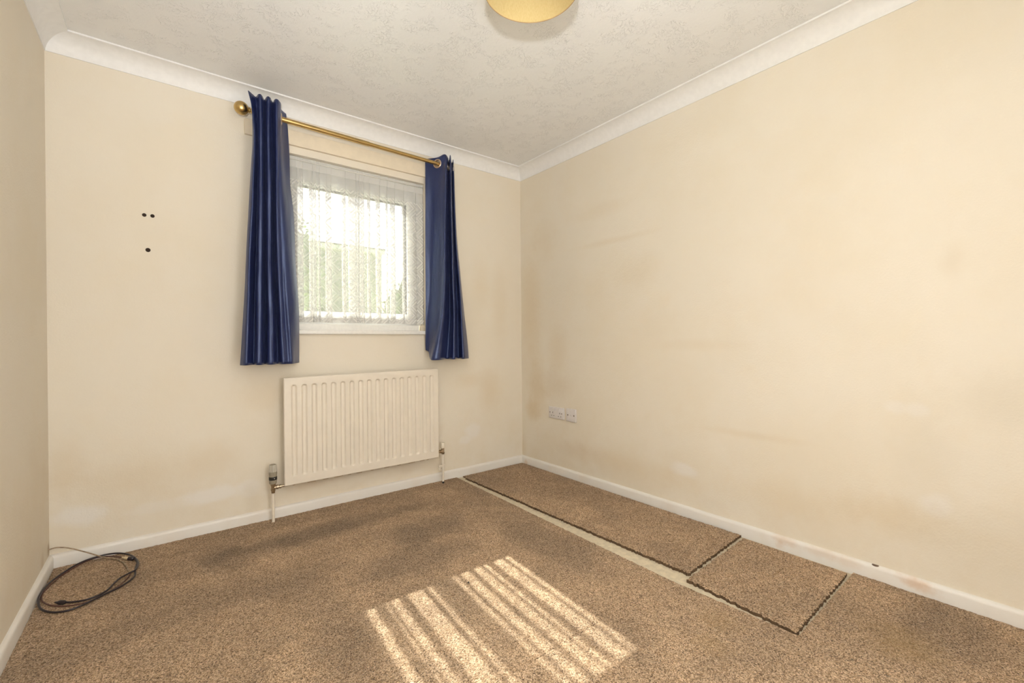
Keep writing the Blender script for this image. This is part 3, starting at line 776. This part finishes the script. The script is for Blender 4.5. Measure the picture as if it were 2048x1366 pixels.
sk = thing('aerial_socket', 'white single wall plate with two dark screws, to the right of the double socket', 'socket', (0, (ya + yb) / 2, za))
bm = bmnew(); box(bm, -.010, 0, ya, yb, za, zb2, .003, 3); obj('face_plate', bm, m_sock, sk, 'auto')
for cy in (ya - .018, yb + .018):
    bm = bmnew(); lathe(bm, (-.009, cy, (za + zb2) / 2), (-1, 0, 0), [(0, .0052), (.0018, .0052), (.0024, .003)], 12); obj('screw', bm, m_screw, sk, 'auto')
bm = bmnew(); lathe(bm, (-.009, (ya + yb) / 2, (za + zb2) / 2), (-1, 0, 0), [(0, .009), (.002, .009), (.0025, .006), (.0008, .005)], 16); obj('aerial_port', bm, m_sock, sk, 'auto')

# ------------------------------------------------------------------ lampshade
LC = Vector((-1.352, -1.720, 0)); LR = .1525; LZ = 2.100; LT = 2.285
q = NT('yellow_fabric_shade'); p = q.pos()
wv = q.noise(q.vmath('MULTIPLY', p, (1, 1, .2)), 500, 2)
col = q.mix(q.mr(wv, .3, .7), (0.60, 0.455, 0.20, 1), (0.66, 0.52, 0.25, 1))
q.set(col, 0.75, 0, 0.3); q.bump(wv, .2, .001)
tl = q.n('ShaderNodeBsdfTranslucent'); q.l(col, tl.inputs[0]); mx = q.n('ShaderNodeMixShader'); mx.inputs[0].default_value = .15
q.l(q.b.outputs[0], mx.inputs[1]); q.l(tl.outputs[0], mx.inputs[2]); q.l(mx.outputs[0], q.out.inputs[0]); m_shade = q.m
m_rimband = plain('tan_shade_rim', (0.42, 0.27, 0.12), 0.6)
m_wh = plain('white_pendant_plastic', (0.8, 0.78, 0.74), 0.35)
lampo = thing('pendant_lampshade', 'yellow fabric drum lampshade hanging from the ceiling at the top of the picture', 'lampshade', (LC.x, LC.y, LZ))
bm = bmnew(); lathe(bm, (LC.x, LC.y, LZ), (0, 0, 1), [(0, LR - .0012), (0, LR), (LT - LZ, LR), (LT - LZ, LR - .0012), (0, LR - .0012)], 96, cap=False)
bmesh.ops.remove_doubles(bm, verts=bm.verts, dist=1e-6); obj('shade', bm, m_shade, lampo, 'auto')
for z in (LZ, LT):
    bm = bmnew(); torus(bm, (LC.x, LC.y, z), (0, 0, 1), LR - .0006, .0014, 96, 6); obj('rim_ring', bm, m_rimband, lampo, True)
bm = bmnew()
for k in range(3):
    a = 2 * PI * k / 3 + .4; tube(bm, [(LC.x + .02 * math.cos(a), LC.y + .02 * math.sin(a), LZ + .085), (LC.x + .09 * math.cos(a), LC.y + .09 * math.sin(a), LZ + .11), (LC.x + (LR - .002) * math.cos(a), LC.y + (LR - .002) * math.sin(a), LT)], .0014, 6)
torus(bm, (LC.x, LC.y, LZ + .085), (0, 0, 1), .021, .0016, 24, 6); obj('spider_ring', bm, m_wh, lampo, True)
bm = bmnew(); lathe(bm, (LC.x, LC.y, LZ + .06), (0, 0, 1), [(0, .018), (.035, .019), (.04, .016), (.06, .008)], 20)
lathe(bm, (LC.x, LC.y, LZ + .11), (0, 0, 1), [(0, .003), (.12, .003)], 8)
lathe(bm, (LC.x, LC.y, H - .025), (0, 0, 1), [(0, .02), (.008, .037), (.025, .038)], 28); obj('pendant', bm, m_wh, lampo, 'auto')
bm = bmnew(); pr = [(.0, .012), (.012, .013)]
for i in range(1, 10):
    t = i / 10 * PI; pr.append((.018 + .026 - .026 * math.cos(t), max(.012 if i < 2 else .002, .027 * math.sin(t))))
lathe(bm, (LC.x, LC.y, LZ + .075), (0, 0, -1), pr, 20); obj('bulb', bm, m_wh, lampo, True)

# ------------------------------------------------------------------ coiled leads in the left corner
def px4(x, y, z=0.005):
    q = on(2, z, 40 + x / 5.693, 1020 + y / 5.693)
    return Vector((max(q.x, XL + .006), min(q.y, YB - .006), z))
cab = [(520, 1052, .006), (620, 1045, .006), (740, 1025, .007), (860, 985, .009), (960, 935, .010), (1020, 890, .011), (1060, 845, .011), (1140, 775, .010), (1240, 720, .010), (1315, 680, .012), (1346, 610, .010),
       (1310, 545, .008), (1230, 505, .008), (1130, 492, .010), (1020, 500, .012), (905, 525, .014), (760, 570, .012), (620, 635, .010), (470, 730, .010), (330, 835, .010), (235, 925, .010), (203, 1020, .010), (225, 1110, .008),
       (300, 1155, .007), (430, 1163, .006), (570, 1138, .006), (720, 1080, .006), (860, 1010, .005), (990, 945, .005), (1130, 880, .005), (1250, 805, .005), (1308, 745, .005), (1310, 690, .006), (1322, 640, .006), (1335, 595, .006), (1300, 553, .007)]
m_lead = plain('black_lead', (0.022, 0.014, 0.018), 0.38)
m_lead2 = plain('brown_red_lead', (0.11, 0.042, 0.03), 0.45)
m_lead3 = plain('dirty_beige_lead', (0.34, 0.25, 0.16), 0.6, var=.35, gs=60)
m_cream = plain('beige_plug', (0.74, 0.60, 0.38), 0.5)
kb = thing('black_cable', 'black aerial cable coiled in loops on the carpet in the left corner', 'cable', (-2.52, -.27, 0))
P = catmull([px4(x, y, z + .002) for x, y, z in cab], 7)
bm = bmnew(); tube(bm, P, .0036, 8); obj('lead', bm, m_lead, kb, True)
bm = bmnew(); a = px4(520, 1052, .009); b = px4(430, 1052, .009); lathe(bm, a, b - a, [(0, .0045), (.006, .0075), ((b - a).length * .8, .0075), ((b - a).length, .005), ((b - a).length * 1.35, .0028)], 14); obj('plug', bm, m_lead, kb, 'auto')
bm = bmnew(); a = px4(1300, 555, .010); b = px4(1240, 552, .010); lathe(bm, a, b - a, [(0, .005), (.004, .0085), ((b - a).length, .0085)], 14); obj('plug', bm, m_lead, kb, 'auto')
bm = bmnew(); a = px4(1240, 552, .010); b = px4(1165, 540, .010); lathe(bm, a, b - a, [(0, .0065), ((b - a).length * .6, .0065), ((b - a).length * .62, .0045), ((b - a).length, .0035)], 14); obj('plug_collar', bm, m_cream, kb, 'auto', 'beige collar of the plug')
c2 = [(1165, 540, .008), (1060, 528, .007), (960, 530, .006), (860, 548, .006), (720, 602, .006), (580, 680, .006), (450, 765, .006), (340, 860, .006), (262, 950, .006), (250, 1030, .006), (320, 1078, .006), (440, 1095, .006), (600, 1085, .006), (760, 1050, .006), (900, 990, .006), (1020, 930, .006), (1130, 860, .006), (1220, 780, .006), (1262, 715, .006)]
bm = bmnew(); tube(bm, catmull([px4(x, y, z) for x, y, z in c2], 7), .0024, 8)
kb2 = thing('brown_cable', 'thin reddish brown cable lying inside the black coil', 'cable', (-2.5, -.26, 0)); obj('lead', bm, m_lead2, kb2, True)
c3 = [Vector((-W - .002, -.012, .083)), on(1, -.012, 109, 1096), on(1, -.014, 118, 1095), on(1, -.020, 131, 1095.3), on(1, -.030, 147, 1098), on(1, -.042, 163, 1102), on(1, -.058, 180, 1106.5)]
c3 += [px4(900, 524, .020), px4(1000, 545, .006), px4(1110, 562, .005), px4(1190, 610, .005), px4(1240, 700, .005)]
bm = bmnew(); tube(bm, catmull(c3, 8), .0026, 8)
kb3 = thing('beige_cable', 'dirty beige aerial wire poking out of the left wall over the skirting', 'cable', (-2.6, -.05, 0)); obj('lead', bm, m_lead3, kb3, True)
# black speck in the sun patch
c = on(2, .003, 937, 1165); bm = bmnew(); lathe(bm, (c.x, c.y, 0), (.2, .1, 1), [(0, .002), (.002, .0035), (.005, .003), (.007, .001)], 7)
o = obj('black_speck', bm, m_black, origin=(c.x, c.y, 0)); o['label'] = 'tiny black speck on the sunlit carpet'; o['category'] = 'debris'

# ------------------------------------------------------------------ outside
m_lawn = plain('lawn', (0.16, 0.20, 0.07), 0.95, grain=.6, gs=20, var=.25)
m_render = plain('grey_render', (0.26, 0.26, 0.22), 0.9, grain=.3, gs=12, var=.12)
m_fascia = plain('white_fascia', (0.55, 0.55, 0.52), 0.6)
m_roof = plain('grey_felt_roof', (0.12, 0.12, 0.11), 0.9)
m_leaf = plain('green_foliage', (0.17, 0.21, 0.10), 0.85, grain=.5, gs=15, var=.4)
m_bark = plain('bark', (0.10, 0.075, 0.05), 0.95, grain=.8, gs=12, var=.3)
bm = bmnew(); box(bm, -30, 30, T + .01, 60, -.35, -.15)
o = obj('ground_outside', bm, m_lawn); o['kind'] = 'structure'; o['label'] = 'lawn outside the window'; o['category'] = 'ground'
YO = 7.0
zt_ = on(1, YO, 640, 484).z; xr = x_at(763, YO, 3.0); xl = x_at(628, YO, 3.0)
oh = thing('outbuilding', 'grey rendered outbuilding seen through the net curtain', 'building', ((xl + xr) / 2 + 1, YO + 1.5, -.15))
bm = bmnew(); box(bm, xl, xr + .0, YO, YO + 3.2, -.15, zt_ - .12); obj('wall', bm, m_render, oh)
bm = bmnew(); box(bm, xl - .08, xr + .05, YO - .08, YO + 3.3, zt_ - .12, zt_ - .03); obj('fascia', bm, m_fascia, oh)
bm = bmnew(); box(bm, xl - .10, xr + .07, YO - .1, YO + 3.32, zt_ - .03, zt_, .004); obj('roof', bm, m_roof, oh)
def leafy(bm, c, r, n, s, rnd):
    c = Vector(c)
    for i in range(n):
        d = Vector((rnd.gauss(0, 1), rnd.gauss(0, 1), rnd.gauss(0, 1))).normalized() * rnd.uniform(.55, 1.0)
        p = c + Vector((d.x * r[0], d.y * r[1], d.z * r[2]))
        if p.z < -.12: continue
        u = Vector((rnd.gauss(0, 1), rnd.gauss(0, 1), rnd.gauss(0, 1))).normalized(); v = u.cross(Vector((rnd.gauss(0, 1), rnd.gauss(0, 1), rnd.gauss(0, 1)))).normalized()
        q4 = [bm.verts.new(p + u * s), bm.verts.new(p + v * s * .5), bm.verts.new(p - u * s), bm.verts.new(p - v * s * .5)]
        bm.faces.new(q4)
rnd = random.Random(5)
def blobmesh(bm, c, r):
    k = bmesh.ops.create_icosphere(bm, subdivisions=3, radius=1)
    for v in k['verts']:
        n_ = 1 + .25 * noise.noise(v.co * 2.2 + Vector(c)); v.co = Vector((v.co.x * r[0] * n_, v.co.y * r[1] * n_, v.co.z * r[2] * n_)) + Vector(c)
hx = x_at(800, 6.0, 2); hz = on(1, 6.0, 790, 530).z
sh = thing('garden_shrub', 'green garden shrub seen faintly at the right of the window', 'shrub', (hx + .6, 6.2, -.15))
bm = bmnew(); blobmesh(bm, (hx + .7, 6.3, hz * .42), (.95, .6, hz * .52)); leafy(bm, (hx + .7, 6.3, hz * .45), (1.05, .7, hz * .56), 1800, .06, rnd); obj('foliage', bm, m_leaf, sh, recalc=False)
bm = bmnew(); lathe(bm, (hx + .7, 6.3, -.2), (0, 0, 1), [(0, .06), (1.0, .03)], 8); obj('stem', bm, m_bark, sh)
tx = x_at(606, 5.5, 2.3)
tr_ = thing('garden_tree', 'leafy garden tree seen faintly at the left of the window', 'tree', (tx, 5.5, -.15))
tz = on(1, 5.5, 606, 435).z
bm = bmnew(); blobmesh(bm, (tx - .1, 5.6, tz * .55), (.42, .4, tz * .38)); leafy(bm, (tx - .1, 5.6, tz * .56), (.55, .5, tz * .46), 1500, .05, rnd); obj('foliage', bm, m_leaf, tr_, recalc=False)
bm = bmnew(); lathe(bm, (tx - .1, 5.6, -.2), (0, 0, 1), [(0, .09), (1.6, .05)], 10); obj('trunk', bm, m_bark, tr_)
